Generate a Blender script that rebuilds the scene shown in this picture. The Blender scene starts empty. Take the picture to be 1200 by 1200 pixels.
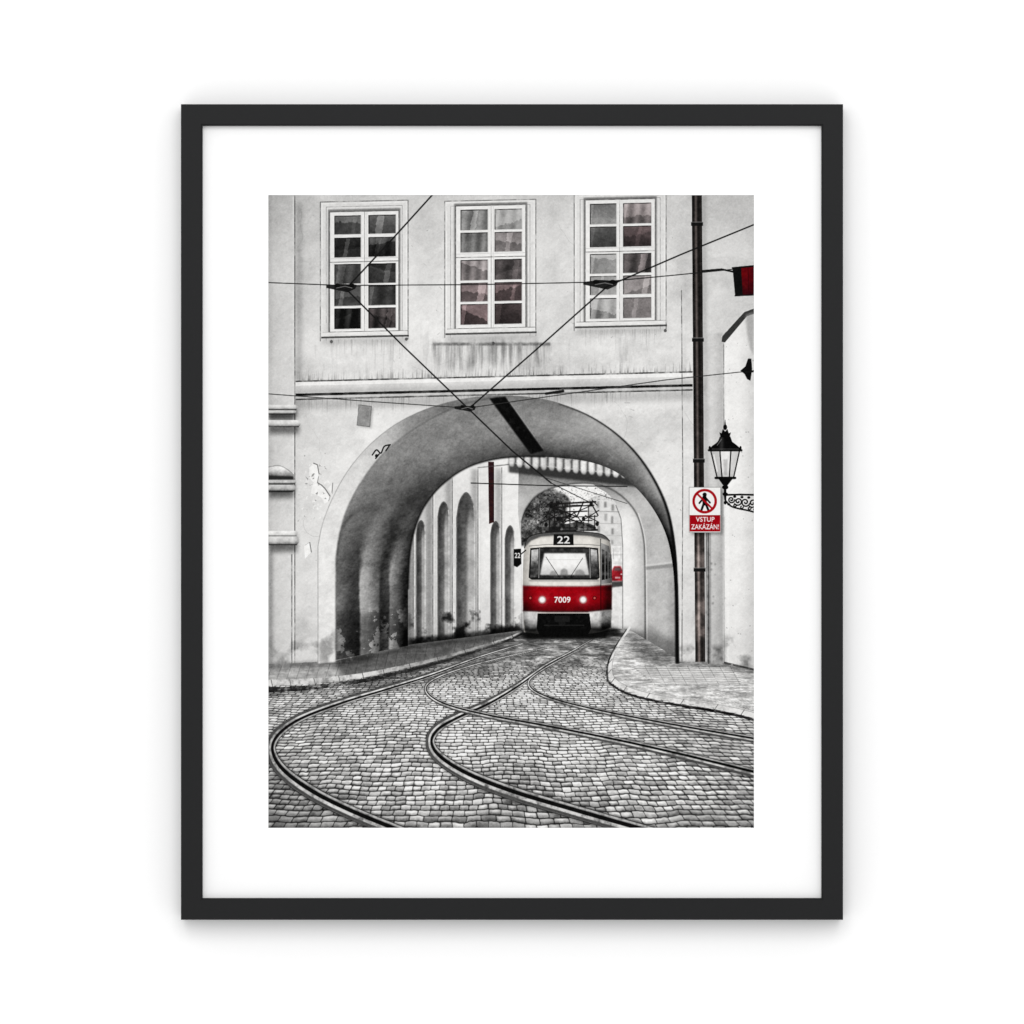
import bpy, bmesh, math
import numpy as np
from math import floor, ceil, sin, cos, pi

# ------------------------------------------------------------------ scene basics
sc = bpy.context.scene
sc.view_settings.view_transform = 'Standard'
sc.view_settings.look = 'None'
sc.view_settings.exposure = 0
col = sc.collection
U = 0.00054                    # metres per photograph pixel at the picture
ROOT_Z = 1.25
ILLUM = 1.22                   # light arriving at the picture relative to white

# ------------------------------------------------------------------ painter for the printed sheet
S = 1.8
X0, Y0, PW, PH = 314, 228, 570, 743
W, H = int(PW*S), int(PH*S)
PW, PH = W/S, H/S
img = np.full((H, W, 3), .8, np.float32)
lab = np.zeros((H, W), np.int16)
XX = (X0+(np.arange(W)+.5)/S)[None, :].astype(np.float32)
YY = (Y0+(np.arange(H)+.5)/S)[:, None].astype(np.float32)

REG = []
def reg(name, parent=None, label=None):
    REG.append((name, parent, label)); return len(REG)-1

def vnoise(sx, sy, seed):
    r = np.random.RandomState(seed)
    gx = np.arange(W)/(S*sx); gy = np.arange(H)/(S*sy)
    g = r.rand(int(gy[-1])+3, int(gx[-1])+3).astype(np.float32)
    ix = gx.astype(int); iy = gy.astype(int)
    fx = (gx-ix); fx = (fx*fx*(3-2*fx)).astype(np.float32)[None, :]
    fy = (gy-iy); fy = (fy*fy*(3-2*fy)).astype(np.float32)[:, None]
    a = g[iy][:, ix]; b = g[iy][:, ix+1]; c = g[iy+1][:, ix]; d = g[iy+1][:, ix+1]
    return (a*(1-fx)+b*fx)*(1-fy)+(c*(1-fx)+d*fx)*fy
def fbm(s, seed, octv=4, ay=1.0):
    o = 0; amp = 1; tot = 0
    for k in range(octv):
        o = o+amp*vnoise(s, s*ay, seed+k*17); tot += amp; amp *= .55; s *= .5
    return o/tot
N1 = fbm(70, 1, 5); N2 = fbm(16, 2, 4); N3 = fbm(4, 3, 3); N4 = fbm(34, 4, 5)
STK = fbm(5, 5, 3, 9.0); HZ = fbm(14, 6, 3, .16)
_f = fbm(26, 31, 5); REL = _f-np.roll(_f, (2, 1), (0, 1)); REL = np.clip(REL/REL.std(), -2.5, 2.5)   # raking relief of rough plaster
FINE = np.random.RandomState(9).randn(H, W).astype(np.float32)
PATCH = (fbm(46, 77, 5) > .53).astype(np.float32); PATCH2 = (fbm(60, 99, 6) > .56).astype(np.float32)

def spl(P, n=7):
    P = np.array(P, float); Q = np.vstack([2*P[0]-P[1], P, 2*P[-1]-P[-2]]); out = []
    for i in range(1, len(Q)-2):
        p0, p1, p2, p3 = Q[i-1], Q[i], Q[i+1], Q[i+2]
        for k in range(n):
            t = k/n
            out.append(.5*((2*p1)+(-p0+p2)*t+(2*p0-5*p1+4*p2-p3)*t*t+(-p0+3*p1-3*p2+p3)*t**3))
    out.append(P[-1]); return [tuple(p) for p in out]

def box_blur(m, r):
    for ax in (0, 1):
        for _ in range(2):
            pad = [(0, 0), (0, 0)]; pad[ax] = (r+1, r)
            c = np.cumsum(np.pad(m, pad, mode='edge' if r == 1 else 'constant'), axis=ax)
            n = m.shape[ax]
            if ax == 0: m = (c[2*r+1:2*r+1+n]-c[:n])/(2*r+1)
            else: m = (c[:, 2*r+1:2*r+1+n]-c[:, :n])/(2*r+1)
    return m.astype(np.float32)

def poly(P, blur=0, SS=4):
    cont = [P] if not isinstance(P[0][0], (tuple, list, np.ndarray)) else P
    ex = []
    for c in cont:
        c = np.array(c, float); c = np.stack([(c[:, 0]-X0)*S, (c[:, 1]-Y0)*S], 1)
        ex.append(np.hstack([c, np.roll(c, -1, 0)]))
    e = np.vstack(ex); px, py, qx, qy = e.T
    r = int(round(blur*S)); pad = 1+2*r
    x0 = max(int(floor(px.min()))-pad, 0); x1 = min(int(ceil(px.max()))+pad, W)
    y0 = max(int(floor(py.min()))-pad, 0); y1 = min(int(ceil(py.max()))+pad, H)
    if x1 <= x0 or y1 <= y0: return None
    cov = np.zeros((y1-y0, x1-x0), np.float32); xr = np.arange(x0, x1)
    for j in range(max(y0, int(floor(py.min()))), min(y1, int(ceil(py.max())))):
        for k in range(SS):
            y = j+(k+.5)/SS
            m = ((py <= y) & (qy > y)) | ((qy <= y) & (py > y))
            if not m.any(): continue
            xs = np.sort(px[m]+(y-py[m])*(qx[m]-px[m])/(qy[m]-py[m]))
            for a, b in zip(xs[0::2], xs[1::2]):
                cov[j-y0] += np.clip(np.minimum(b, xr+1)-np.maximum(a, xr), 0, 1)
    cov /= SS
    if r > 0: cov = box_blur(cov, r)
    return cov, (slice(y0, y1), slice(x0, x1))

RAGGED = True                  # masonry edges are broken up by wear; metal lines are not
def line(P, w=1.0, blur=0):
    P = np.array(P, float); n = len(P)
    if n < 2: return None
    ww = np.full(n, w, float) if np.isscalar(w) else np.array(w, float)
    r = int(round(blur*S)); pd = 2+2*r
    mw = ww.max()*S/2+2
    p = np.stack([(P[:, 0]-X0)*S, (P[:, 1]-Y0)*S], 1)
    bx0 = max(int(p[:, 0].min()-mw)-pd, 0); bx1 = min(int(p[:, 0].max()+mw)+pd, W)
    by0 = max(int(p[:, 1].min()-mw)-pd, 0); by1 = min(int(p[:, 1].max()+mw)+pd, H)
    if bx1 <= bx0 or by1 <= by0: return None
    M = np.zeros((by1-by0, bx1-bx0), np.float32)
    for i in range(n-1):
        a, b = p[i], p[i+1]
        x0 = max(int(min(a[0], b[0])-mw), bx0); x1 = min(int(max(a[0], b[0])+mw)+1, bx1)
        y0 = max(int(min(a[1], b[1])-mw), by0); y1 = min(int(max(a[1], b[1])+mw)+1, by1)
        if x1 <= x0 or y1 <= y0: continue
        gx = np.arange(x0, x1)[None, :]+.5; gy = np.arange(y0, y1)[:, None]+.5
        d = b-a; L = max((d**2).sum(), 1e-6)
        t = np.clip(((gx-a[0])*d[0]+(gy-a[1])*d[1])/L, 0, 1)
        dist = np.hypot(gx-a[0]-t*d[0], gy-a[1]-t*d[1])
        hw = (ww[i]+(ww[i+1]-ww[i])*t)*S/2
        c = np.clip(hw+.5-dist, 0, 1)*np.minimum(1, hw*2)
        s = (slice(y0-by0, y1-by0), slice(x0-bx0, x1-bx0))
        M[s] = np.maximum(M[s], c)
    if r > 0: M = box_blur(M, r)
    sl = (slice(by0, by1), slice(bx0, bx1))
    if RAGGED: M = M*np.clip(.82+1.5*(N2[sl]+N3[sl]-1), .25, 1)
    return M, sl

def paint(ms, c, idn=None, a=1.0, mul=False):
    if ms is None: return
    cov, sl = ms
    k = (cov*a)[..., None]
    if callable(c): c = c(XX[:, sl[1]], YY[sl[0]], sl)
    c = np.asarray(c, np.float32)
    if c.ndim == 2: c = c[..., None]
    if mul: img[sl] *= 1-k*(1-c)
    else: img[sl] = img[sl]*(1-k)+c*k
    if idn is not None: lab[sl][cov > .45] = idn

def rect(x0, y0, x1, y1, blur=0): return poly([(x0, y0), (x1, y0), (x1, y1), (x0, y1)], blur)
def disc(cx, cy, rx, ry=None, blur=0):
    ry = rx if ry is None else ry
    return poly([(cx+rx*cos(k*pi/14), cy+ry*sin(k*pi/14)) for k in range(28)], blur)
def tex(base, a1=.1, a2=.08, a3=.06, rel=.008):
    def f(x, y, sl):
        b = base(x, y) if callable(base) else base
        return b+(N1[sl]-.5)*a1+(N2[sl]-.5)*a2+(N3[sl]-.5)*a3+REL[sl]*rel
    return f
def sm(a, b, x):
    t = np.clip((x-a)/(b-a), 0, 1); return t*t*(3-2*t)

def text(body, cx, cy, h, wd, bold=.0):
    cu = bpy.data.curves.new('glyphs', 'FONT'); cu.body = body; cu.offset = bold; cu.resolution_u = 4
    cu.fill_mode = 'FRONT'
    ob = bpy.data.objects.new('glyphs', cu); col.objects.link(ob)
    bpy.context.view_layer.update()
    ev = ob.evaluated_get(bpy.context.evaluated_depsgraph_get()); me = ev.to_mesh()
    me.calc_loop_triangles()
    v = np.array([q.co[:2] for q in me.vertices]); tr = [tuple(t.vertices) for t in me.loop_triangles]
    ev.to_mesh_clear(); bpy.data.objects.remove(ob); bpy.data.curves.remove(cu)
    mn, mx = v.min(0), v.max(0)
    q = (v-mn)/(mx-mn)
    X = cx-wd/2+q[:, 0]*wd; Y = cy+h/2-q[:, 1]*h
    M = np.zeros((H, W), np.float32)
    for t in tr:
        ms = poly([(X[i], Y[i]) for i in t])
        if ms: M[ms[1]] += ms[0]
    ys, xs = np.nonzero(M)
    sl = (slice(ys.min(), ys.max()+1), slice(xs.min(), xs.max()+1))
    return np.clip(M[sl], 0, 1), sl

rs = np.random.RandomState(21)

# ------------------------------------------------------------------ what the print shows: registry of its areas
FAC = reg('house_front', None, 'pale stained plaster house front shown in the print')
PIL = reg('pilaster', FAC); CORN = reg('cornice', FAC)
WIN = [reg('window', FAC), reg('window', FAC), reg('window', FAC)]
PIPE = reg('drainpipe', FAC); PLATE = reg('wall_plate', FAC); HOOK = reg('cable_hook', FAC)
VAULT = reg('archway', None, 'dark vaulted archway through the house in the print')
REV = reg('arch_reveal', VAULT); RIB1 = reg('vault_pier', VAULT); RIB2 = reg('vault_pier', VAULT)
NICHE0 = reg('wall_recess', VAULT); SLOT = reg('ceiling_slot', VAULT)
ARC = reg('arcade_wall', None, 'bright white arcade wall behind the archway in the print')
NICHE = [reg('niche', ARC) for _ in range(5)]; APIPE = reg('drainpipe', ARC)
GATE = reg('gatehouse', None, 'smaller grey gatehouse behind the tram in the print')
EAVE = reg('tile_eave', GATE); PIER = reg('gate_pier', GATE)
BACK = reg('distant_street', None, 'bright hazy street behind the tram in the print')
TREE = reg('tree', BACK); FARB = reg('far_building', BACK); CAR = reg('parked_car', BACK)
STREET = reg('cobbled_street', None, 'grey cobbled street in the print')
RAIL = [reg('tram_rail', STREET) for _ in range(4)]
PAVL = reg('pavement', None, 'narrow pale pavement left of the tram in the print'); KERBL = reg('kerb', PAVL)
PAVR = reg('pavement', None, 'pale mosaic pavement below the sign in the print'); KERBR = reg('kerb', PAVR)
TRAM = reg('tram', None, 'red and white tram with lit headlights in the print')
TROOF = reg('roof', TRAM); TWS = reg('windscreen', TRAM); TSW = reg('side_window', TRAM); TSW2 = reg('side_window', TRAM); TDW = reg('door_window', TRAM)
TRED = reg('red_band', TRAM); TBL = reg('bumper', TRAM); TBR = reg('bumper', TRAM); TUND = reg('undercarriage', TRAM)
THL = reg('headlight', TRAM); THR = reg('headlight', TRAM); TROUTE = reg('route_sign', TRAM); TNUM = reg('fleet_number', TRAM)
TPAN = reg('pantograph', TRAM); TMIR = reg('mirror_plate', TRAM); TWIP = reg('wiper', TRAM)
SIDE = reg('side_building', None, 'narrow white building at the right edge of the print'); COP = reg('coping', SIDE); INS = reg('insulator', SIDE)
LAMP = reg('street_lamp', None, 'black wall lamp on a scrolled bracket in the print'); LGL = reg('lantern_glass', LAMP); LBR = reg('bracket', LAMP)
SIGN = reg('prohibition_sign', None, 'white and red no entry sign for walkers in the print'); SRING = reg('red_ring', SIGN)
SFIG = reg('walking_figure', SIGN); SRED = reg('red_panel', SIGN); STXT = reg('sign_lettering', SIGN)
FLAG = reg('signal_board', None, 'small red and black board hanging from the wire in the print')
WIRE = [reg('overhead_wire', None, l) for l in (
    'upper level span wire in the print', 'lower level span wire in the print', 'wire slanting down from the top edge in the print',
    'wire slanting down from the right edge in the print', 'wire running from the left clamp into the archway in the print',
    'short span wire in front of the gatehouse in the print')]
CL = [reg('wire_clamp', WIRE[0]), reg('wire_clamp', WIRE[0]), reg('wire_clamp', WIRE[1])]
CABLE = reg('wall_cable', FAC); PIPE2 = reg('thin_pipe', FAC)

# ------------------------------------------------------------------ house front
def fac(x, y, sl):
    v = .88+(N1[sl]-.5)*.11+(N2[sl]-.5)*.05+(N3[sl]-.5)*.04+REL[sl]*.009
    v = v-.05*sm(420, 320, x)-.05*sm(300, 228, y)-.02*sm(760, 830, x)+.02*sm(470, 560, y)
    v = v-.06*np.clip((N4[sl]-.60)*5, 0, 1)-.020*PATCH[sl]+.02*PATCH2[sl]
    v = v-.10*np.clip((STK[sl]-.60)*5, 0, 1)*sm(360, 440, y)*sm(480, 450, y)
    return v
paint(rect(310, 224, 888, 975), fac, FAC)
# darker damp patches, hairline cracks
for (x, y, rx, ry, a) in [(350, 440, 30, 18, .08), (660, 432, 60, 12, .09), (803, 320, 8, 70, .10), (360, 300, 10, 80, .07),
                          (650, 300, 16, 60, .06), (500, 300, 14, 70, .06), (770, 430, 40, 12, .10), (812, 700, 14, 60, .08), (360, 735, 14, 34, .07), (420, 560, 20, 14, .05), (770, 500, 26, 18, .06)]:
    paint(disc(x, y, rx, ry, 8), lambda X, Y, sl, a=a: 1-a*np.clip((N2[sl]-.3)*3, 0, 1.3), None, 1, True)
for k in range(190):
    x = rs.uniform(346, 800); y = rs.uniform(232, 770)
    l = rs.uniform(.5, 3)
    paint(line([(x, y), (x+rs.uniform(-l, l), y+rs.uniform(-l, l))], rs.uniform(.4, 1.0)), rs.uniform(.40, .75), None, .5)
def crack(x, y, ang, n, st):
    P = [(x, y)]
    for _ in range(n):
        ang += rs.uniform(-.55, .55); x += st*cos(ang); y += st*sin(ang); P.append((x, y))
    paint(line(P, rs.uniform(.4, .7)), .5, None, .32)
for args in ((352, 245, 1.5, 22, 6), (655, 262, 1.5, 20, 6), (482, 428, .1, 14, 5), (800, 470, 1.9, 14, 5), (358, 486, 1.2, 14, 5), (720, 470, .7, 14, 5), (355, 610, 1.4, 14, 5)):
    crack(*args)

# left pilaster with rounded projecting mouldings
paint(poly([(310, 224), (345, 224), (345, 782), (310, 783)]), tex(lambda x, y: .80+.05*sm(314, 340, x)-.08*sm(320, 228, y), .08, .06, .05), PIL)
paint(rect(314, 228, 317, 782, 2), .8, None, .6, True)
paint(rect(346, 236, 354, 447, 2), .80, None, .85, True)
paint(line([(345, 228), (345, 782)], 1.5), .38, None, .8)
paint(line([(343.3, 228), (343.3, 782)], 1.4), .97, None, .55)
def torus(y, h, x1, top=.90, bot=.22):
    """one rounded course: lit crown, turning into shade below, with a cast shadow"""
    P = [(312, y), (x1-h*.3, y)]+[(x1-h*.3+h*.45*sin(k*pi/8), y+h*.5-h*.5*cos(k*pi/8)) for k in range(9)]+[(312, y+h)]
    paint(rect(312, y+h*.7, x1-1, y+h+9, 3), .44, None, .85, True)
    def f(x, yy, sl):
        u = np.clip((yy-y)/h, 0, 1)
        return bot+(top-bot)*np.sqrt(np.clip(1-(u-.22)**2/.62, 0, 1))+(N3[sl]-.5)*.22+(N2[sl]-.5)*.18-.10*sm(x1-4, x1, x)
    paint(poly(P), f, PIL)
    paint(line([(312, y+h+.4), (x1-1.5, y+h+.4)], 1.1), .10, None, .8)
torus(474, 5.5, 348); torus(480.5, 4, 346, .8); torus(492, 7.5, 351)
paint(poly(spl([(312, 547), (326, 545), (336, 549), (344, 556)])+[(343, 577), (312, 577)]), tex(lambda x, y: .60-.1*sm(560, 575, y), .1, .25, .15), PIL)
torus(562, 4.5, 346, .78, .3); torus(568, 7, 345, .78)
paint(poly(spl([(312, 548), (326, 546), (335, 550), (342, 555)])+[(343, 558), (312, 557)]), lambda x, y, sl: .86-.30*sm(549, 558, y)+(N3[sl]-.5)*.25+(N2[sl]-.5)*.3+0*x, None, .95)
paint(poly([(312, 557), (343, 558), (344, 562), (312, 562)], .6), .14, None, .9)
torus(622, 6, 348, .92, .5); torus(628.5, 9.5, 349, .84, .18)
paint(line([(341.5, 650), (341.5, 780)], 1.3), .3, None, .8)
paint(rect(312, 646, 319, 780, 2), .66, None, .8, True)
paint(rect(314, 750, 392, 782, 5), lambda x, y, sl: 1-.26*np.clip((N2[sl]-.4)*4, 0, 1), None, 1, True)
# peeled plaster by the arch
for P in ([(362, 548), (366, 543), (371, 545), (373, 556), (371, 566), (376, 569), (380, 573), (386, 582), (384, 588), (380, 590), (376, 583), (371, 580), (364, 578), (365, 571), (368, 566), (362, 560)],
          [(384, 572), (389, 566), (388, 580)], [(356, 640), (362, 636), (364, 648), (357, 655)]):
    paint(poly([(x+1, y-1) for x, y in P]), .38, None, .8)
    paint(poly(P), tex(.97, .02, .06, .1), None, .97)
for k in range(60):
    x = rs.normal(371, 10); y = rs.normal(568, 22)
    if x < 349: continue
    paint(poly([(x+rs.uniform(-2.4, 2.4), y+rs.uniform(-2.6, 2.6)) for _ in range(5)]), rs.choice([.97, .97, .5]), None, .75)

# windows
def window(idn, sur, fr, cols, rows, tone, seed, red):
    r = np.random.RandomState(seed)
    k = .022
    fx0, fy0, fx1, fy1 = fr
    f_ = lambda x, y: (x, y-(x-(fx0+fx1)/2)*k)
    def q(x0, y0, x1, y1, blur=0):
        return poly([f_(x0, y0), f_(x1, y0), f_(x1, y1), f_(x0, y1)], blur)
    def st(pts, w, b=0): return line([f_(x, y) for x, y in pts], w, b)
    sx0, sy0, sx1, sy1 = sur
    paint(q(sx0, sy0, sx1, sy1), tex(.88, .06, .05, .05), FAC)
    paint(st([(sx0, sy1), (sx0, sy0), (sx1, sy0), (sx1, sy1)], 1.2), .38, None, .85)
    paint(st([(sx0+2, sy1), (sx0+2, sy0+2), (sx1-2, sy0+2), (sx1-2, sy1)], 1.4), .97, None, .75)
    paint(st([(sx0+7, sy1), (sx0+7, sy0+6), (sx1-7, sy0+6), (sx1-7, sy1)], .9), .52, None, .75)
    paint(st([(sx0+8, sy1), (sx0+8, sy0+7), (sx1-8, sy0+7), (sx1-8, sy1)], .9), .96, None, .5)
    paint(q(fx0-2, fy0-3, fx1+2, fy1+1, .5), .42, None, .85)
    paint(q(fx0, fy0, fx1, fy1), tex(.93, .04, .05, .10, .0), idn)
    paint(st([(fx0, fy1), (fx0, fy0), (fx1, fy0), (fx1, fy1), (fx0, fy1)], .8), .24, None, .85)
    for j, (y0, y1) in enumerate(rows):
        for i, (x0, x1) in enumerate(cols):
            b = tone[j][i]
            gx, gy = r.uniform(-.08, .08), r.uniform(-.16, .10)
            c0, s0, d0 = r.uniform(.2, .8), r.uniform(-.7, .7), r.uniform(-.12, .20)
            c1, d1, w1 = r.uniform(.05, .9), r.uniform(.02, .18), r.uniform(.10, .3)
            cw, ca = r.uniform(8, 16), r.choice([0, 0, .05, .08])
            rd = red[j][i]
            def f(x, y, sl):
                u = (x-x0)/(x1-x0); v_ = (y-y0)/(y1-y0)
                v = b+gx*u+gy*v_+(N3[sl]-.5)*.10+(N2[sl]-.5)*.10
                v = v+d0*sm(-.03, .03, c0+s0*(u-.5)-v_+(N3[sl]-.5)*.25)+d1*((np.abs(u-c1+.12*v_+(N3[sl]-.5)*.1) < w1/2)*1.)+ca*np.sin(u*cw+v_)
                v = np.clip(v, .08, .74)
                return np.stack([v*(1+rd*.4), v*(1-rd*.22), v*(1-rd*.16)], -1)
            paint(q(x0-.5, y0-.5, x1+.5, y1+.5), f, None)
            paint(st([(x0, y1), (x0, y0), (x1, y0)], 1.1), .06, None, .85)
            paint(st([(x1+.9, y0), (x1+.9, y1+.7), (x0, y1+.9)], .6), .62, None, .6)
    mx = (cols[0][1]+cols[1][0])/2
    paint(st([(mx, fy0+1), (mx, fy1-1)], .8), .45, None, .8)
    paint(st([(mx+2.6, fy0+1), (mx+2.6, fy1-1)], .6), .7, None, .7)
    ty = (rows[1][1]+rows[2][0])/2
    paint(st([(fx0+1, ty+1.5), (fx1-1, ty+1.5)], 1.0), .32, None, .85)
    paint(st([(fx0+1, ty-2.6), (fx1-1, ty-2.6)], .6), .62, None, .7)
    paint(q(sx0+3, fy1, sx1-1, fy1+5), tex(.91, .03, .05, .10), idn)
    paint(st([(sx0+3, fy1), (sx1-1, fy1)], .8), .38, None, .8)
    paint(q(sx0+1, fy1+5, sx1+1, fy1+7.2), .18, None, .88)
    paint(q(sx0+1, fy1+7, sx1+1, fy1+15, 3), .62, None, .5)
window(WIN[0], (375, 235, 478, 398), (386, 247, 467, 388), [(392, 422), (432, 463)],
       [(252, 273), (278, 300), (309, 331), (335, 357), (361, 384)],
       [[.27, .40], [.27, .21], [.36, .25], [.23, .20], [.20, .22]], 3, [[0, 0], [0, 0], [0, 0], [0, 0], [0, .1]])
window(WIN[1], (521, 234, 628, 394), (534, 240, 616, 384), [(540, 571), (580, 611)],
       [(245, 268), (272, 294), (304, 327), (331, 352), (356, 379)],
       [[.48, .52], [.46, .40], [.37, .39], [.30, .28], [.27, .24]], 5, [[0, 0], [0, .05], [.06, .08], [.15, .2], [.2, .18]])
window(WIN[2], (673, 226, 781, 386), (686, 233, 768, 376), [(692, 722), (731, 763)],
       [(238, 261), (265, 288), (297, 319), (323, 344), (349, 372)],
       [[.47, .43], [.43, .31], [.52, .41], [.48, .44], [.52, .48]], 8, [[0, .08], [0, .2], [0, .08], [.0, .05], [0, .05]])
# soot below the middle window, small iron stubs
for x, y in ((388, 400), (476, 397), (578, 402), (780, 387)):
    paint(disc(x, y, 1.8, 2), .2, None, .7)
paint(poly([(506, 401), (646, 400), (640, 424), (612, 434), (570, 426), (536, 436), (512, 424)], 4), lambda x, y, sl: 1-.34*np.clip((STK[sl]-.30)*2.4, 0, 1), None, .8, True)
paint(rect(507, 401, 645, 404.5, .6), lambda x, y, sl: .30+.9*np.clip(N2[sl]+.5*(N3[sl]-.5)-.42, 0, 1), None, .7)
for k in range(110):
    x = rs.uniform(506, 646); l = rs.uniform(4, 38)
    paint(line([(x, 403), (x+rs.uniform(-.8, .8), 403+l)], [rs.uniform(.7, 2.2), .4]), .4, None, rs.uniform(.06, .26))
for x0, x1, yy in ((384, 476, 398), (682, 776, 386)):
    for k in range(50):
        x = rs.uniform(x0, x1); l = rs.uniform(3, 28)
        paint(line([(x, yy), (x, yy+l)], [rs.uniform(.6, 1.8), .3]), .42, None, rs.uniform(.06, .26))

# cornice
def cy(x, c): return c-(x-345)*.024
def band(c0, c1, g, a=1, idn=None, blur=0, x0=346, x1=812):
    paint(poly([(x0, cy(x0, c0)), (x1, cy(x1, c0)), (x1, cy(x1, c1)), (x0, cy(x0, c1))], blur), g, idn, a)
for k in range(400):
    x = rs.uniform(346, 812); l = rs.uniform(2, 15); y = cy(x, 448)
    paint(line([(x, y), (x+rs.uniform(-.8, .8), y-l)], [rs.uniform(.7, 2.0), .3]), .32, None, rs.uniform(.08, .42))
def grime(g0, g1): return lambda x, y, sl: g0+(g1-g0)*np.clip((N2[sl]+.5*N3[sl]-.62)*3, 0, 1)+(N3[sl]-.5)*.1+0*x
band(447, 452, tex(.94, .05, .1, .1), 1, CORN)
band(445.8, 447.6, grime(.20, .65), .85, None)
band(452, 463, tex(.84, .08, .1, .08), 1, CORN)
band(456, 463, .62, .5, None, 2)
band(461, 464.4, grime(.06, .25), .97, CORN)
band(464, 467, tex(.78, .1, .14, .1), 1, CORN)
band(467, 468.8, grime(.14, .5), .95, None)
band(468, 480, .58, .5, None, 3)
for k in range(190):
    x = rs.uniform(346, 812); l = rs.uniform(3, 20); y = cy(x, 468)
    paint(line([(x, y), (x, y+l)], [rs.uniform(.6, 1.8), .3]), .38, None, rs.uniform(.06, .32))

# ------------------------------------------------------------------ archway interior, far to near
A_out = spl([(372, 640), (378, 612), (391, 580), (409, 549), (434, 520), (465, 496), (500, 479), (540, 468), (580, 463.5), (620, 465),
             (655, 472), (690, 486), (722, 507), (748, 533), (769, 565), (784, 600), (792, 640), (795, 690)])
A_out = [(372, 778)]+A_out+[(796, 778)]
A_far = spl([(478, 690), (480, 650), (486, 620), (498, 592), (518, 568), (545, 549), (575, 539), (610, 535), (650, 536), (690, 541),
             (722, 553), (747, 573), (768, 600), (782, 630), (789, 665), (792, 705)])
A_far = [(478, 757)]+A_far+[(793, 773)]
keep_img, keep_lab = img.copy(), lab.copy()
paint(poly(A_out), .95, BACK)
# distant street seen through the second arch
paint(rect(606, 560, 760, 745), lambda x, y, sl: .97-.08*sm(640, 740, y)+(N2[sl]-.5)*.05, FARB)
paint(poly([(688, 586), (704, 578), (716, 582), (716, 574), (760, 574), (760, 735), (688, 735)]), tex(.86, .06, .14, .12), FARB)
for j in range(6):
    for i in range(4):
        if rs.rand() < .2: continue
        x = 691+i*8.5+rs.uniform(-.6, .6); y = 588+j*14+(3 if i > 2 else 0)
        paint(rect(x, y, x+rs.uniform(2.6, 3.8), y+rs.uniform(5, 9), .3), rs.uniform(.4, .62), None, .7)
    paint(line([(688, 599+j*14), (735, 600+j*14)], rs.uniform(.6, 1.4)), rs.uniform(.5, .7), None, .6)
# foliage: one mottled crown with a broken outline, then many small leaves
crown = spl([(608, 640), (608, 598), (614, 586), (624, 578), (636, 574), (647, 573), (656, 577), (664, 581), (668, 588), (664, 597), (666, 606), (658, 616), (652, 628), (646, 640)])
paint(poly(crown, 1), lambda x, y, sl: np.clip(.30+(N3[sl]-.5)*.9+(N2[sl]-.5)*.7, .06, .8), TREE, .95)
for k in range(1500):
    x = rs.normal(634, 15); y = rs.normal(598, 16)
    if x > 678 or y > 638 or x < 608 or y < 571: continue
    d = np.clip(rs.normal(.28, .16), .05, .7)
    paint(poly([(x+rs.uniform(-1.5, 1.5), y+rs.uniform(-1.2, 1.2)) for _ in range(4)]), d, TREE if x < 654 else None, .7)
for k in range(300):
    x = rs.uniform(652, 732); y = rs.normal(579, 5)
    if y < 569: continue
    paint(poly([(x+rs.uniform(-1.8, 1.8), y+rs.uniform(-1.4, 1.4)) for _ in range(4)]), rs.uniform(.25, .7), None, .6)
# bright street beside the tram, one small car half hidden behind it
paint(rect(716, 640, 734, 740), lambda x, y, sl: .92+(N3[sl]-.5)*.35+0*x-.08*sm(700, 738, y), FARB)
paint(line([(718, 650), (732, 650)], 1.2, .5), .45, None, .6)
paint(line([(719, 643), (719, 655)], 1), .45, None, .5); paint(line([(728, 641), (728, 655)], 1), .5, None, .5)
redc = lambda b: (lambda x, y, sl: np.stack(np.broadcast_arrays(b+.5*(N3[sl]-.5)+0*x, .07+.3*np.clip(N3[sl]-.5, 0, 1)+0*x, .11+.3*np.clip(N3[sl]-.5, 0, 1)+0*x), -1))
paint(poly([(716, 681), (716.5, 670), (720, 663.5), (727.5, 663.5), (730, 669), (731, 673), (730.5, 681)], .5), redc(.52), CAR, .95)
paint(poly([(719, 669), (721, 665), (726.8, 665), (728.4, 669)], .3), .35, None, .8)
paint(disc(728.5, 673, 1.1, .9), .95, None, .7)
paint(rect(721, 676, 727, 678), .85, None, .6)
paint(poly([(716, 682), (731, 681), (732, 687), (716, 689)], .8), .12, None, .8)
paint(rect(717, 689, 732, 738, 1), tex(.90, .1, .12, .12), None, .8)
# second gatehouse: bright pier reveal, then the pale wall face beside it
G_in = [(612, 745)]+spl([(611, 640), (611, 612), (617, 595), (630, 580), (650, 571), (672, 567), (695, 567), (716, 573), (734, 586), (747, 604), (754, 628), (756, 660)])+[(757, 752)]
gate = [(600, 545), (640, 547), (700, 551), (800, 560), (800, 777), (600, 748)]
paint(poly([gate, G_in]), tex(lambda x, y: .74-.24*sm(588, 552, y)-.12*sm(776, 797, x)-.05*sm(700, 770, y), .10, .12, .08), GATE)
paint(poly(spl([(756, 660), (754, 628), (747, 604), (734, 586), (716, 573), (695, 567)])+[(700, 571)]+spl([(712, 578), (722, 590), (728, 608), (730, 640)])+[(730, 743), (757, 752)]),
      tex(lambda x, y: .96-.36*sm(612, 570, y)-.20*sm(733, 757, x)-.05*sm(700, 745, y), .05, .09, .06), PIER)
RAGGED = False
paint(line([(730, 742), (730, 640), (728, 608), (722, 592)], 1.1), .40, None, .7)
paint(line(spl([(756.5, 752), (756, 660), (754, 628), (747, 604), (734, 586), (716, 573), (695, 567), (672, 567), (650, 571), (630, 580), (617, 595), (611, 612)]), 1.6, .4), .24, None, .8)
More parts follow.
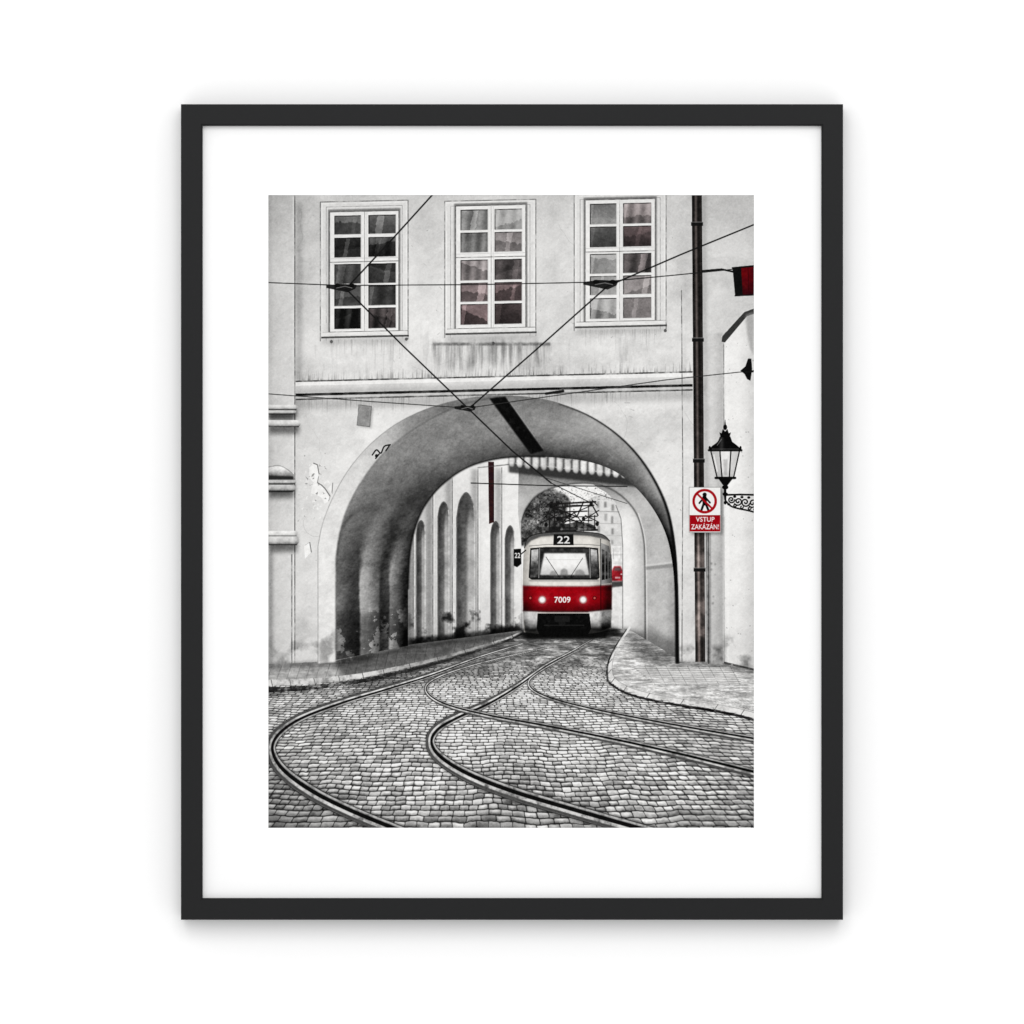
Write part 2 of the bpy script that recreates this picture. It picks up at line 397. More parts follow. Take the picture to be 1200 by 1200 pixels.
paint(line(spl([(758.6, 752), (757.6, 660), (755.6, 628), (748.6, 602)]), 1.6), .92, None, .6)
RAGGED = True
paint(poly([(757, 664), (789, 660), (790, 665), (757, 668)], .6), .46, None, .6)
paint(poly([(757, 662), (789, 658), (789, 660), (757, 664)], .4), .9, None, .6)
paint(poly([(757, 735), (794, 752), (794, 775), (757, 752)], 4), .66, None, .8, True)
paint(poly([(730, 735), (757, 742), (757, 752), (730, 743)], 2), .66, None, .8, True)
# arcade wall
arc = [(470, 762), (470, 540), (608, 538), (607, 600), (611, 640), (611, 742)]
paint(poly(arc), tex(lambda x, y: .88-.14*sm(530, 480, x)+.05*sm(540, 600, x)-.05*sm(640, 740, y), .09, .10, .07), ARC)
for x, y0 in ((484, 605), (507, 580), (530, 560), (560, 550), (588, 548)):
    paint(line([(x, y0), (x, 755-(x-478)*.11)], 1.2), .38, None, .6)
    paint(rect(x-8, y0, x, 755-(x-478)*.11, 2), .66, None, .8, True)
    paint(line([(x+1.6, y0), (x+1.6, 752-(x-478)*.11)], 1.3), 1., None, .55)
def niche(idn, x0, x1, y0, g):
    yb = 757-(x0-478)*.123; w = x1-x0
    P = [(x0, yb)]+spl([(x0, y0+w*1.4), (x0+w*.18, y0+w*.45), (x0+w*.55, y0), (x1-w*.08, y0+w*.6), (x1, y0+w*1.5)], 5)+[(x1, yb-1)]
    paint(poly(P, .4), lambda x, y, sl: g+.12*sm(0, .5, (x-x0)/w)+.28*sm(.46, .72, (x-x0)/w-.25*sm(y0+w*2, y0, y))*sm(y0, y0+w*2.2, y)+(N2[sl]-.5)*.24+(N3[sl]-.5)*.12-.10*sm(y0+40, y0, y)+.05*sm(y0+40, 740, y), idn)
    paint(line(P[:-8], 1.1), .10, None, .45)
    paint(line(P[-6:], 1.2), .98, None, .55)
niche(NICHE[0], 488, 498, 610, .24); niche(NICHE[1], 513, 526, 588, .26); niche(NICHE[2], 535, 556, 577, .28)
niche(NICHE[3], 575, 586, 611, .25); niche(NICHE[4], 592, 603, 616, .27)
paint(poly([(572, 541), (579, 541), (579, 612), (573, 614)]), lambda x, y, sl: np.stack(np.broadcast_arrays(.20+(N3[sl]-.5)*.1, .11+(N3[sl]-.5)*.05, .12+0*N3[sl]), -1), APIPE)
paint(line([(560, 548), (607, 543)], 1.6), .35, None, .7)
paint(poly([(478, 706), (611, 696), (611, 743), (478, 759)], 4), lambda x, y, sl: 1-.8*np.clip((N2[sl]+.25*(N3[sl]-.5)+.3*(y-735)/25-.43)*4, 0, 1), None, 1, True)
paint(poly([(478, 748), (611, 735), (611, 743), (478, 759)], 1), .35, None, .7, True)
# tiled eave: a chunky course of pale round tiles making a scalloped lower edge
def ey(x): return 540+(x-600)*.10
paint(poly([(596, ey(596)+2), (746, ey(746)+2), (747, ey(747)+16), (596, ey(596)+14)], 1), .18, EAVE, .85)
paint(poly([(596, ey(596)-9), (746, ey(746)-10), (746, ey(746)+3), (596, ey(596)+3)]), lambda x, y, sl: .62+(N3[sl]-.5)*.5+(N2[sl]-.5)*.3+0*x, EAVE)
for x in np.arange(600, 746, 9.4):
    y = ey(x)+rs.uniform(-.5, .5); g = rs.uniform(.80, .97)
    P = [(x-4.4, y-8), (x-4.4, y+1)]+[(x-4.4*cos(k*pi/10), y+1+6.4*sin(k*pi/10)) for k in range(1, 10)]+[(x+4.4, y+1), (x+4.4, y-8)]
    paint(poly(P, .3), lambda X, Y, sl: g-.44*sm(.8, 4.4, X-x)-.20*sm(-2, -4.4, X-x)-.30*sm(y+2, y+8, Y)+(N3[sl]-.5)*.25, EAVE, .98)
    paint(line([(x+4.7, y-8), (x+4.7, y+2)], 1.1), .08, None, .9)

# nothing behind the house front may show outside its arch
ms = poly(A_out); M = np.zeros((H, W), np.float32); M[ms[1]] = ms[0]
img[:] = img*M[..., None]+keep_img*(1-M[..., None]); lab[M < .45] = keep_lab[M < .45]

# ------------------------------------------------------------------ ground
fr = lambda a: a-np.floor(a)
def hsh(a, b): return fr(np.sin(a*12.9898+b*78.233)*43758.5453)
def cobble(K=15500., C=24., hz=628., lo=.10, hi=.72, var=.34, wob=1., patch=.34, gain=None):
    def f(x, y, sl):
        x = x.astype(np.float64); y = y.astype(np.float64)
        t = y-hz
        u = (x-560)/t; v = 1/t
        rv = v*K+wob*((N1[sl]-.5)*1.8+(N2[sl]-.5)*.28+.25*np.sin(u*6)+(N3[sl]-.5)*.13)
        row = np.floor(rv); f1 = rv-row
        wv = .8+.4*hsh(row, 9.7)
        cu = u*C*wv+hsh(row, 3.1)*9+(N2[sl]-.5)*.25+(N3[sl]-.5)*.13
        c = np.floor(cu); f2 = cu-c
        tone = hsh(row*.37, c*.71); jit = hsh(c*1.3, row*.9); j2 = hsh(c*.7, row*1.9)
        ph = t*t/K; pw = t/(C*wv)
        gr_ = np.clip(ph/4.6, .4, 1.3)
        dy = np.minimum(f1*.85, 1-f1)*ph; dx = np.minimum(f2, 1-f2)*pw
        e = np.minimum(dx, dy)-.35*np.exp(-np.abs(dx-dy)/.8)          # near-square corners, slightly worn
        jn = sm(-.15, 1.05, e/((.45+.7*jit)*gr_))
        jn = 1-(1-jn)*np.where(dx < dy, .60+.40*j2, .80+.20*j2)
        far = sm(2.1, 1.0, ph)
        jn = jn*(1-far)+far*(.86+.6*(HZ[sl]-.5)*2)
        crown = (.15*sm(.35, .85, f1)-.13*sm(.45, .1, f1))*(1-far)      # raised stones: light on the far slope, shade on the near one
        gloss = .22*np.clip(jit-.45, 0, 1)*2*np.exp(-((f1-.66)/.22)**2-((f2-.5)/.36)**2)*(1-.6*far)
        s = hi+(tone-.5)*var+crown+gloss+(N3[sl]-.5)*.20+(HZ[sl]-.5)*.16
        o = lo+(s-lo)*np.clip(jn, 0, 1.25)
        g = 1.0+.14*np.exp(-((x-600)/190)**2-((y-815)/48)**2)-.13*sm(880, 971, y)+(N1[sl]-.5)*patch-.10*sm(420, 320, x)*sm(860, 960, y)
        if gain is not None: g = g*gain(x, y)
        return o*g
    return f
ground = [(310, 779), (392, 775), (478, 756), (611, 740), (640, 735), (735, 737), (793, 771), (796, 776), (850, 777), (888, 786), (888, 975), (310, 975)]
paint(poly(ground), cobble(), STREET)
paint(poly([(560, 748), (735, 738), (745, 756), (715, 778), (560, 796), (400, 816), (430, 792)], 7), .64, None, .88, True)
paint(poly([(650, 752), (704, 749), (694, 770), (610, 788), (570, 790)], 5), 1.3, None, .7, True)
pl = spl([(611, 742), (590, 751), (545, 765), (500, 777.5), (455, 788), (420, 795), (380, 800), (340, 803), (310, 804)])
paint(poly([(310, 779), (392, 775), (478, 756), (611, 739)]+pl), lambda x, y, sl: .66+(N2[sl]-.5)*.2+(N3[sl]-.5)*.22+(HZ[sl]-.5)*.2+0*x, PAVL)
for k in range(26):
    x = 318+k*11.4; yb = np.interp(x, [p[0] for p in pl[::-1]], [p[1] for p in pl[::-1]])
    yt = np.interp(x, [310, 392, 478, 611], [780, 776, 757, 740])
    paint(line([(x, yt+2), (x-6+.02*(x-400), yb-2)], .7), .35, None, .5)
paint(poly([(392, 774), (478, 755), (611, 738), (611, 744), (590, 752), (545, 766), (480, 782), (400, 796)], 5), .52, None, .9, True)
kw = [1.4+.020*max(0, 620-p[0]) for p in pl]
paint(line([(x, y-1.2-.007*(611-x)) for x, y in pl], kw), tex(lambda x, y: .84-.22*sm(430, 500, x)*sm(600, 560, x), .08, .15, .15), KERBL)
paint(line([(x, y+1.8+.011*(611-x)) for x, y in pl], [1.5+.016*max(0, 620-p[0]) for p in pl]), tex(.15, .05, .1, .1), KERBL, .96)
paint(line([(x, y+3.4+.020*(611-x)) for x, y in pl], [1.5+.018*max(0, 620-p[0]) for p in pl], 1), .5, None, .7, True)
for i in range(4, len(pl)-1, 5):
    x, y = pl[i]; paint(line([(x-1, y-3-.012*(611-x)), (x+1.5, y+2+.013*(611-x))], .9), .15, None, .7)
paint(poly([(392, 774), (478, 755), (611, 739), (611, 743), (478, 762), (392, 783)], 2), .45, None, .7, True)
paint(poly([(310, 778), (392, 774), (392, 781), (310, 786)], 2), .55, None, .65, True)
pr = spl([(736, 737), (724, 755), (715.5, 772), (713, 787), (717, 799), (735, 810), (770, 819), (820, 827), (860, 834), (890, 842)])
paint(poly(pr+[(890, 786), (850, 777), (796, 776), (793, 771)]), cobble(30000, 52, 620, .38, .80, .20, 1., .2), PAVR)
for k in range(10):                                   # pale ribbed slabs below the sign
    y = 782+k*2.1
    paint(poly([(744+k*2.6, y), (858+k*1.4, y+.6), (858+k*1.4, y+1.8), (744+k*2.6, y+1.2)], .3), .97, None, .8)
    paint(line([(744+k*2.6, y+1.7), (858+k*1.4, y+2.3)], .8), .34, None, .75)
for k in range(9):
    x = 756+k*12.5
    paint(line([(x, 781), (x+12, 803)], .7), .4, None, .55)
paint(poly([(738, 738), (793, 771), (800, 780), (760, 780), (734, 758)], 5), .60, None, .85, True)
paint(poly([(796, 775), (850, 776), (888, 785), (888, 791), (850, 783), (796, 782)], 2), .55, None, .75, True)
paint(line([(x+2.2, y-1.6) for x, y in pr], [2.4+.052*max(0, p[1]-737) for p in pr]), tex(.88, .08, .14, .14), KERBR)
paint(line([(x+4.6, y-3.6) for x, y in pr][12:], .8), .45, None, .6)
paint(line([(x-1.6 if y < 800 else x, y+.9+.030*(y-737)) for x, y in pr], [1.2+.020*max(0, p[1]-737) for p in pr]), .14, KERBR, .94)
for i in range(10, len(pr)-1, 6):
    x, y = pr[i]; paint(line([(x+3.5, y-4), (x-1.5, y+1.5+.02*(y-737))], .9), .2, None, .7)
paint(line([(800, 829), (830, 832), (858, 838)], [1, 3.5, 1.5]), .06, None, .9)

# ------------------------------------------------------------------ near vault
def tpar(x, y):
    yy = np.minimum(y, 680.)
    ro = np.sqrt(((x-584)/212)**2+((yy-680)/217)**2)
    ri = np.sqrt(((x-636)/157)**2+((np.minimum(y, 690.)-690)/155)**2)
    a = np.clip(1-ro, 0, 1); b = np.clip(ri-1, 0, 1); return a/np.maximum(a+b, 1e-3)
def vault(x, y, sl):
    t = tpar(x, y)
    T = .47+.14*np.sin(pi*np.clip(t*1.1, 0, 1))-.24*t**2.2
    L = .58-.36*t; R = .62-.50*t
    wl = sm(580, 420, x); wr = sm(600, 770, x)
    v = T*(1-wl)*(1-wr)+L*wl*(1-wr)+R*wr
    v = v+.14*np.exp(-((x-690)/50)**2-((y-500)/28)**2)
    v = v-.28*sm(560, 660, y)*wr
    # recess, piers and dark bay along the left inner wall; they dissolve where the wall curves into the ceiling
    tw = t+(N2[sl]-.5)*.03; e = .016+.13*sm(690, 570, y)
    p = (.42-.20*sm(.14, .385, t))*sm(.385+e, .385-e, tw)+(.64-.06*sm(.39, .46, t)-.26*sm(.44, .61, t))*sm(.385-e, .385+e, tw)*sm(.612+e, .612-e, tw)+(.16+.08*sm(.62, .72, t))*sm(.612-e, .612+e, tw)*sm(.73+e, .73-e, tw)+(.52-.08*sm(.735, .80, t)-.34*sm(.78, .97, t))*sm(.73-e, .73+e, tw)
    wy = sm(550, 690, y+.40*(x-440))*sm(510, 480, x-.3*(700-np.minimum(y, 700)))
    v = v*(1-wy)+(p+(N2[sl]-.5)*.12+REL[sl]*.012)*wy
    v = v-.14*sm(.5, 1., t)*(1-wy)*(1-wr)*wl
    v = v-.10*wy*sm(680, 590, y)-.05*wy*sm(700, 770, y)
    return v+(N1[sl]-.5)*.10+(N2[sl]-.5)*.07+(N3[sl]-.5)*.08+REL[sl]*.012-.025*PATCH[sl]
ring_ms = poly(A_out+A_far[::-1])
paint(ring_ms, vault, VAULT)
T_ = tpar(XX, YY)
cov, sl = ring_ms
tt = T_[sl]; yy_ = YY[sl[0]]; xx_ = XX[:, sl[1]]
for idn, a, b, ytop in ((NICHE0, .14, .385, 612), (RIB1, .385, .612, 600), (RIB2, .73, 1.01, 590)):
    lab[sl][(cov > .45) & (tt >= a) & (tt < b) & (yy_ > ytop) & (xx_ < 500)] = idn
paint(line(spl([(394, 650), (399, 624), (408, 607), (420, 598)]), 2.4, 1), .4, None, .7, True)
pm = poly([(395, 724), (476, 712), (476, 757), (395, 775)], 4)
paint(pm, lambda x, y, sl: np.where(N2[sl]+.5*(N3[sl]-.5)+.004*(y-750) > .55, 1.7, .62), None, .55, True)
# clear inner edge of the vault
RAGGED = False
paint(line([p for p in A_far if p[0] < 640][1:], 1.8, .5), .06, None, .8)
RAGGED = True
for c, a in (([(520, 514), (555, 504), (605, 500), (655, 504), (705, 521), (745, 552)], .4),
             ([(512, 503), (552, 490), (600, 485), (650, 489), (705, 508)], .3)):
    paint(line(spl(c), 1.6, 1), .72, None, a, True)
for k in range(70):
    x = rs.uniform(450, 740); y = rs.uniform(470, 560); l = rs.uniform(1, 6)
    paint(line([(x, y), (x+l, y+rs.uniform(-1, 1)*l)], rs.uniform(.5, 1.2)), rs.choice([.25, .65]), None, .25*float(T_[min(H-1, int((y-Y0)*S)), int((x-X0)*S)] < .9))
# ceiling slot
paint(poly([(573, 466), (592, 464.5), (637, 528), (622, 532)], .5), lambda x, y, sl: .05+.12*np.clip(N3[sl]-.5, 0, 1)+0*x, SLOT)
paint(line([(594, 466), (639, 529)], 1.0), .7, None, .35)
# dark rim along the right, pale reveal along the left
rim = spl([(655, 473), (690, 487), (722, 508), (748, 534), (769, 566), (783, 600), (790, 640), (793, 690), (794, 776)])
RAGGED = False
paint(line(rim, list(np.linspace(.6, 4.6, len(rim))), .5), .05, VAULT, .95)
RAGGED = True
A_in = [(393, 776)]+spl([(393, 655), (398, 622), (409, 590), (426, 560), (450, 530), (478, 507), (510, 488), (545, 473), (580, 465)])
rev = A_out[:1]+[p for p in A_out if p[0] <= 581][1:]+A_in[::-1]
paint(poly(rev, .5), tex(lambda x, y: .90-.10*sm(640, 480, y)-.34*sm(410, 530, x), .10, .14, .09, .012), REV)
paint(line(A_in, 1.6, .6), .25, None, .4)
paint(line([p for p in A_out if p[0] <= 660], 1.1), .45, None, .35)
paint(rect(372, 740, 393, 778, 4), lambda x, y, sl: 1-.35*np.clip((N2[sl]-.42)*4, 0, 1), None, 1, True)

# ------------------------------------------------------------------ tram rails: broad steel bands, dark groove, pale worn edges
RAGGED = False
def off(P, d):
    P = np.array(P); T = np.gradient(P, axis=0); T /= np.maximum(np.hypot(T[:, 0], T[:, 1]), 1e-6)[:, None]
    return P+np.stack([-T[:, 1], T[:, 0]], 1)*np.array(d)[:, None]
rails = [
    [(612, 755), (560, 771), (505, 791), (450, 808), (400, 823), (350, 842), (323, 862), (317.5, 882), (331, 905), (365, 930), (411, 953), (472, 978)],
    [(694, 750), (670, 764), (640, 780), (606, 804), (572, 824), (536, 840), (512, 854), (504, 870), (514, 888), (547, 909), (600, 930), (670, 951), (765, 978)],
    [(640, 760), (590, 771), (545, 783), (512, 795), (499, 806), (506, 818), (530, 829), (575, 840), (640, 852), (720, 868), (800, 886), (890, 908)],
    [(690, 757), (660, 772), (634, 787), (620, 799), (626, 810), (652, 821), (700, 833), (760, 845), (820, 856), (890, 868)]]
for i, P in enumerate(rails):
    sc_ = (1.0, 1.0, .68, .64)[i]
    q = np.array(spl(P, 10)); w = np.clip((q[:, 1]-738)*.080+1.3, 1.8, 16)*sc_
    w = w*np.clip(.72+.28*np.abs(np.gradient(q[:, 0]))/np.maximum(np.hypot(np.gradient(q[:, 0]), np.gradient(q[:, 1])), 1e-6)+.1, .75, 1)
    paint(line(q, w*1.3, .7), .60, None, .6, True)
    paint(line(q, w), lambda x, y, sl: .46+(N3[sl]-.5)*.3+(N2[sl]-.5)*.25, RAIL[i])
    paint(line(off(q, -w*.14), w*.28), lambda x, y, sl: .06+(N3[sl]-.5)*.06+0*x, None, .96)
    RAGGED = True
    paint(line(off(q, w*.12), w*.20), lambda x, y, sl: .82+.14*sm(860, 790, y)+(N2[sl]-.5)*.35, None, .92)
    paint(line(off(q, -w*.40), w*.14), .78, None, .85)
    paint(line(off(q, w*.34), w*.16), .24, None, .75)
    paint(line(off(q, w*.49), w*.10), .10, None, .6); paint(line(off(q, -w*.50), w*.09), .10, None, .55)
    RAGGED = False

# ------------------------------------------------------------------ tram
paint(poly([(608, 738), (722, 736), (730, 744), (690, 750), (612, 749)], 2), .12, None, .88, True)
body = [(614, 741)]+spl([(612.5, 700), (613, 662), (614.6, 642), (619, 630.5), (632, 625.4), (662, 623), (690, 624), (706, 626.6), (714.6, 634), (717, 658), (717.5, 700)], 5)+[(716, 737), (704, 741), (690, 743), (630, 743)]
curv = lambda x: .24*sm(628, 612, x)+.14*sm(688, 704, x)
paint(poly(body), lambda x, y, sl: np.stack(np.broadcast_arrays(*[c*(.90-curv(x)-.22*sm(706, 717, x)-.26*sm(634, 623, y)+(N3[sl]-.5)*.12) for c in (1.0, .985, .96)]), -1), TRAM)
roof = spl([(614.6, 642), (619, 630.5), (632, 625.4), (662, 623), (690, 624), (706, 626.6), (714.6, 634)], 5)
paint(poly(roof+[(706, 631), (690, 628), (662, 626.6), (634, 629), (622, 634)], .3), .34, TROOF)
paint(line(roof, 1.2), .12, None, .85)
paint(line([(620, 640), (640, 638.2), (665, 637.8), (690, 638.2), (703, 639.4)], .9), .38, None, .7)
# windscreen: boxy, wider at the foot, dark top band over a large pale reflection
paint(poly([(621.5, 642.4), (640, 641), (684, 641), (701, 642.4), (703, 677), (700, 679.5), (623, 679.5), (619.5, 677)]), .10, TWS)
paint(poly([(623, 644.6), (631, 643.4), (630.6, 676.4), (621.4, 676.8)]), lambda x, y, sl: .26+.50*sm(668, 648, y)+(N3[sl]-.5)*.4, TSW)
paint(poly([(692.4, 643.4), (699.6, 644.6), (701.6, 676.6), (692.8, 676.4)]), lambda x, y, sl: .22+.46*sm(670, 648, y)+(N3[sl]-.5)*.4, TSW2)
paint(poly([(633.5, 643), (690, 643), (691.6, 677.4), (632, 677.4)]), lambda x, y, sl: .20+(N3[sl]-.5)*.25, None)
paint(poly([(638, 648.4), (686, 648.4), (690.6, 674), (633, 674)], .3), lambda x, y, sl: .99-.16*sm(660, 674, y)-.05*np.abs(x-661)/25+(N3[sl]-.5)*.12, None, .98)
for P, d in (([(644, 675), (645, 670), (648.5, 668.5), (652, 670), (653, 675)], .45), ([(656.5, 675), (657.5, 668), (661, 666), (665, 668), (666, 675)], .38), ([(673, 675), (675, 669), (680, 667), (684.5, 669.5), (686, 675)], .42)):
    paint(poly(P, .5), d, None, .55)
paint(line([(637, 656), (687, 656)], .7), .7, None, .4)
paint(line([(656, 677), (640, 653)], .8), .14, TWIP, .75)
paint(line([(668, 677), (683, 654)], .8), .14, TWIP, .75)
paint(line([(691, 643), (692, 677)], 1.2), .75, None, .65)
paint(line([(632.4, 643), (631.4, 677)], 1.2), .75, None, .65)
paint(poly([(620, 679.5), (702, 679.5), (702, 681.5), (620, 681.5)], .3), .45, None, .6)
# route sign
paint(poly([(649, 626), (672, 626), (672.5, 639), (648.5, 639)]), .09, TROUTE)
paint(text('22', 660.5, 632.6, 8.6, 15, .012), .92, None)
# right flank with its receding windows
paint(poly([(704.2, 636), (714, 640), (717, 655), (717.5, 683), (704.4, 685)]), lambda x, y, sl: .60-.26*sm(704, 717, x)+(N3[sl]-.5)*.1, TRAM)
for xa, xb, ya, yb in ((705.4, 708.8, 643.5, 680), (709.7, 712.4, 645.5, 679), (713.3, 715.1, 647.5, 678), (715.8, 716.9, 649, 677.5)):
    paint(poly([(xa, ya), (xb, ya+1.2), (xb, yb-.5), (xa, yb)]), lambda x, y, sl: .07+.6*np.clip(N3[sl]-.46, 0, 1)+.22*sm(660, 648, y)+0*x, TDW)
paint(line([(703.9, 632), (704.2, 686)], 1.1), .22, None, .75)
# red band
def redf(x, y, sl):
    k = 1-.50*sm(703, 714, x)-.42*sm(630, 612, x)-.12*sm(690, 703, x)+.10*sm(700, 690, y)*sm(720, 660, x)+(N3[sl]-.5)*.22-.34*sm(702, 716, y)-.12*sm(686, 690, y)*sm(694, 690, y)
    return np.stack([.58*k, .03*k, .085*k], -1)
paint(poly([(612.8, 686.5), (640, 687.5), (690, 687.5), (717.3, 685.5), (717, 714), (690, 717), (640, 717), (613, 716)], .3), redf, TRED)
paint(line([(613, 686.3), (640, 687.3), (690, 687.3), (717, 685.3)], 1, .4), .3, None, .65)
paint(line([(613, 716), (640, 717), (690, 717), (717, 714)], 1.3, .4), (.10, .015, .025), None, .9)
paint(line([(704.2, 686), (704.4, 738)], 1.1), (.10, .02, .03), None, .65)
# bumpers and underside
paint(poly([(613, 717), (630, 717.5), (631, 737), (627, 740), (615, 739)], .3), lambda x, y, sl: .80-.50*sm(722, 740, y)-.25*sm(622, 613, x)+(N3[sl]-.5)*.25, TBL)
paint(poly([(690, 717.5), (717, 715), (716, 736), (704, 740), (692, 738)], .3), lambda x, y, sl: .84-.50*sm(722, 740, y)-.35*sm(701, 708, x)+(N3[sl]-.5)*.25, TBR)
paint(poly([(630, 719), (691, 719), (693, 737), (688, 746), (633, 746), (629, 737)]), lambda x, y, sl: .05+.16*np.clip(N3[sl]-.5, 0, 1), TUND)
paint(rect(650, 722, 668, 729), .16, None, .7); paint(line([(638, 733), (684, 733)], 1.4), .2, None, .6)
paint(disc(659, 731, 4, 3), .14, None, .8)
paint(poly([(614, 737), (716, 736), (710, 748), (618, 749)], 1), .05, None, .85)
# headlights with their housings
for idn, x in ((THL, 635.5), (THR, 683.5)):
    paint(disc(x, 703, 6.5, 6, 3), (1., .74, .74), None, .28)
    paint(disc(x, 703, 4.8), (.62, .42, .42), idn)
    paint(disc(x, 703, 3.4, None, .4), 1.0, None)
for x in (621.5, 697):
    paint(disc(x, 701, 2.4), (.3, .03, .05), None, .9); paint(disc(x, 701, 1.3), (.85, .45, .42), None, .8)
paint(text('7009', 659.2, 703, 7.2, 19, .02), .93, TNUM)
# mirror plate with route number
paint(line([(610, 650), (616, 645)], 1.4), .1, TMIR)
paint(poly([(602, 643.5), (610.5, 643), (611, 661), (606, 665), (602, 663)]), .06, TMIR)
paint(text('22', 606.4, 651, 6, 6.6, .02), .92, None)
# pantograph
pan = [[(640, 623), (700, 621)], [(646, 619), (698, 618)], [(648, 620), (675, 605)], [(697, 619), (662, 606)], [(652, 622), (668, 602)], [(690, 621), (672, 600)],
       [(675, 605), (646, 594)], [(662, 606), (694, 592)], [(642, 591), (698, 588)], [(645, 595), (696, 592)], [(640, 594), (646, 588)], [(700, 592), (694, 586)],
       [(655, 600), (688, 599)], [(650, 611), (694, 610)], [(668, 588), (668, 620)], [(644, 606), (644, 622)], [(697, 604), (697, 620)], [(658, 588), (664, 606)], [(684, 588), (676, 606)],
       [(636, 612), (652, 604)], [(686, 604), (702, 612)], [(650, 594), (650, 612)], [(690, 592), (690, 612)],
       [(642, 607), (700, 605)], [(640, 600), (660, 612)], [(702, 598), (680, 612)], [(648, 588), (640, 606)], [(692, 588), (701, 604)], [(656, 612), (656, 622)], [(676, 610), (676, 622)], [(684, 612), (684, 622)], [(662, 592), (682, 592)]]
for k, s in enumerate(pan):
    paint(line(s, (1.2 if k % 3 else 1.6) if k not in (0, 8) else 2.2), (.13, .125, .125), TPAN, .93)
for x, y in ((648, 618), (660, 617), (676, 618), (690, 617), (668, 604), (646, 593), (693, 591), (654, 608), (684, 608), (640, 615), (700, 614)):
    paint(disc(x, y, 2.1, 2.6), .10, TPAN)
paint(poly([(644, 623), (646, 614), (654, 611), (664, 614), (676, 611), (690, 613), (697, 616), (700, 622)]), lambda x, y, sl: .12+.9*np.clip(N3[sl]-.45, 0, 1), TPAN, .85)

# ------------------------------------------------------------------ right side: pipe, building, cable
RAGGED = True
side = [(848, 398), (874, 368), (888, 362), (888, 787), (850, 778)]
paint(poly([(828, 390), (848, 390), (848, 779), (828, 778)], 1), tex(lambda x, y: .82-.10*sm(834, 849, x)-.06*sm(500, 780, y), .08, .08, .05), FAC)
paint(poly(side), tex(lambda x, y: .95-.05*sm(640, 780, y)-.10*sm(864, 886, x), .05, .06, .05), SIDE)
paint(line([(848.5, 398), (849, 570)], 1.4), .45, None, .75)
paint(line([(849, 606), (849.5, 778)], 1.0), .62, None, .6)
paint(line([(852.5, 400), (853.5, 776)], 3), .98, None, .6)
paint(poly([(846, 400), (847, 393), (873, 365), (888, 359), (888, 366), (876, 370), (850, 401)]), .24, COP)
paint(line([(846, 394), (872, 365), (888, 359)], 1.3), .9, None, .8)
paint(poly([(874, 368), (888, 363), (888, 420), (880, 410), (876, 390)], 1), .58, None, .6)
paint(poly([(850, 745), (888, 752), (888, 787), (850, 779)], 4), lambda x, y, sl: 1-.45*np.clip((N2[sl]-.42)*4, 0, 1), None, 1, True)
paint(line([(850, 777), (888, 786)], 2.4), .16, None, .8)
for k in range(46):
    x = rs.uniform(851, 884); y = rs.uniform(400, 770)
    paint(disc(x, y, rs.uniform(.4, 1.0)), .55, None, .45)
paint(line([(799, 340), (800.5, 560), (799.5, 776)], 1.1), .32, CABLE, .85)
RAGGED = False
pcx = lambda y: 817+(y-228)*.0075
HW = 5.9
pipe = [(pcx(y)-HW, y) for y in range(224, 780, 20)]+[(pcx(776)-HW, 776), (pcx(776)+HW, 776)]+[(pcx(y)+HW, y) for y in range(764, 220, -20)]
paint(line([(pcx(y)+8, y) for y in range(224, 780, 20)], 5, 2), .6, None, .65)
def pipef(x, y, sl):
    u = (x-pcx(y))/HW; lo = sm(622, 632, y)
    v = .10+.26*np.exp(-((u+.22)/.26)**2)+.06*np.exp(-((u-.7)/.2)**2)+(N3[sl]-.5)*.10+(N2[sl]-.5)*.08+lo*(.10+.08*np.exp(-((u+.2)/.4)**2)+.14*np.clip((N2[sl]-.48)*4, -.5, 1))
    return np.stack([v*1.06, v*.985, v*.96], -1)
paint(poly(pipe), pipef, PIPE)
for y in (262, 398, 540, 668):
    paint(rect(pcx(y)-7, y-2, pcx(y)+7, y+2), .10, PIPE); paint(line([(pcx(y)-7, y-2.4), (pcx(y)+7, y-2.4)], .8), .5, None, .8)
paint(line([(829.5, 624), (830, 700), (830.3, 777)], 3.2), lambda x, y, sl: .30+.3*np.exp(-((x-829.4)/.8)**2)+(N3[sl]-.5)*.2+0*y, PIPE2)
paint(line([(832.4, 624), (832.8, 777)], 1.6, .5), .5, None, .6, True)
RAGGED = True
for k in range(16):
    x = rs.normal(832, 7); y = rs.uniform(634, 750)
    paint(disc(x, y, rs.uniform(.5, 1.3), rs.uniform(.5, 1.6), .5), .3, None, rs.uniform(.3, .6))
paint(poly([(797, 758), (848, 758), (848, 779), (797, 778)], 3), lambda x, y, sl: 1-.45*np.clip((N2[sl]-.38)*4, 0, 1), None, 1, True)

# small fixtures on the front
paint(poly([(422, 476), (437, 478), (435, 502), (420, 500)], 1), .6, None, .6, True)
paint(poly([(420, 474), (435, 476), (433, 500), (418, 498)]), tex(.56, .1, .1, .1), PLATE)
paint(line([(420, 474), (435, 476), (433, 500), (418, 498), (420, 474)], .9), .3, None, .7)
RAGGED = False
for P in ([(436, 533), (441, 527), (446, 531), (450, 523), (457, 521)], [(440, 537), (444, 532)], [(452, 528), (456, 522)]):
    paint(line(spl(P, 4), 1.7), .12, HOOK)
paint(disc(441, 534, 2), .12, HOOK)

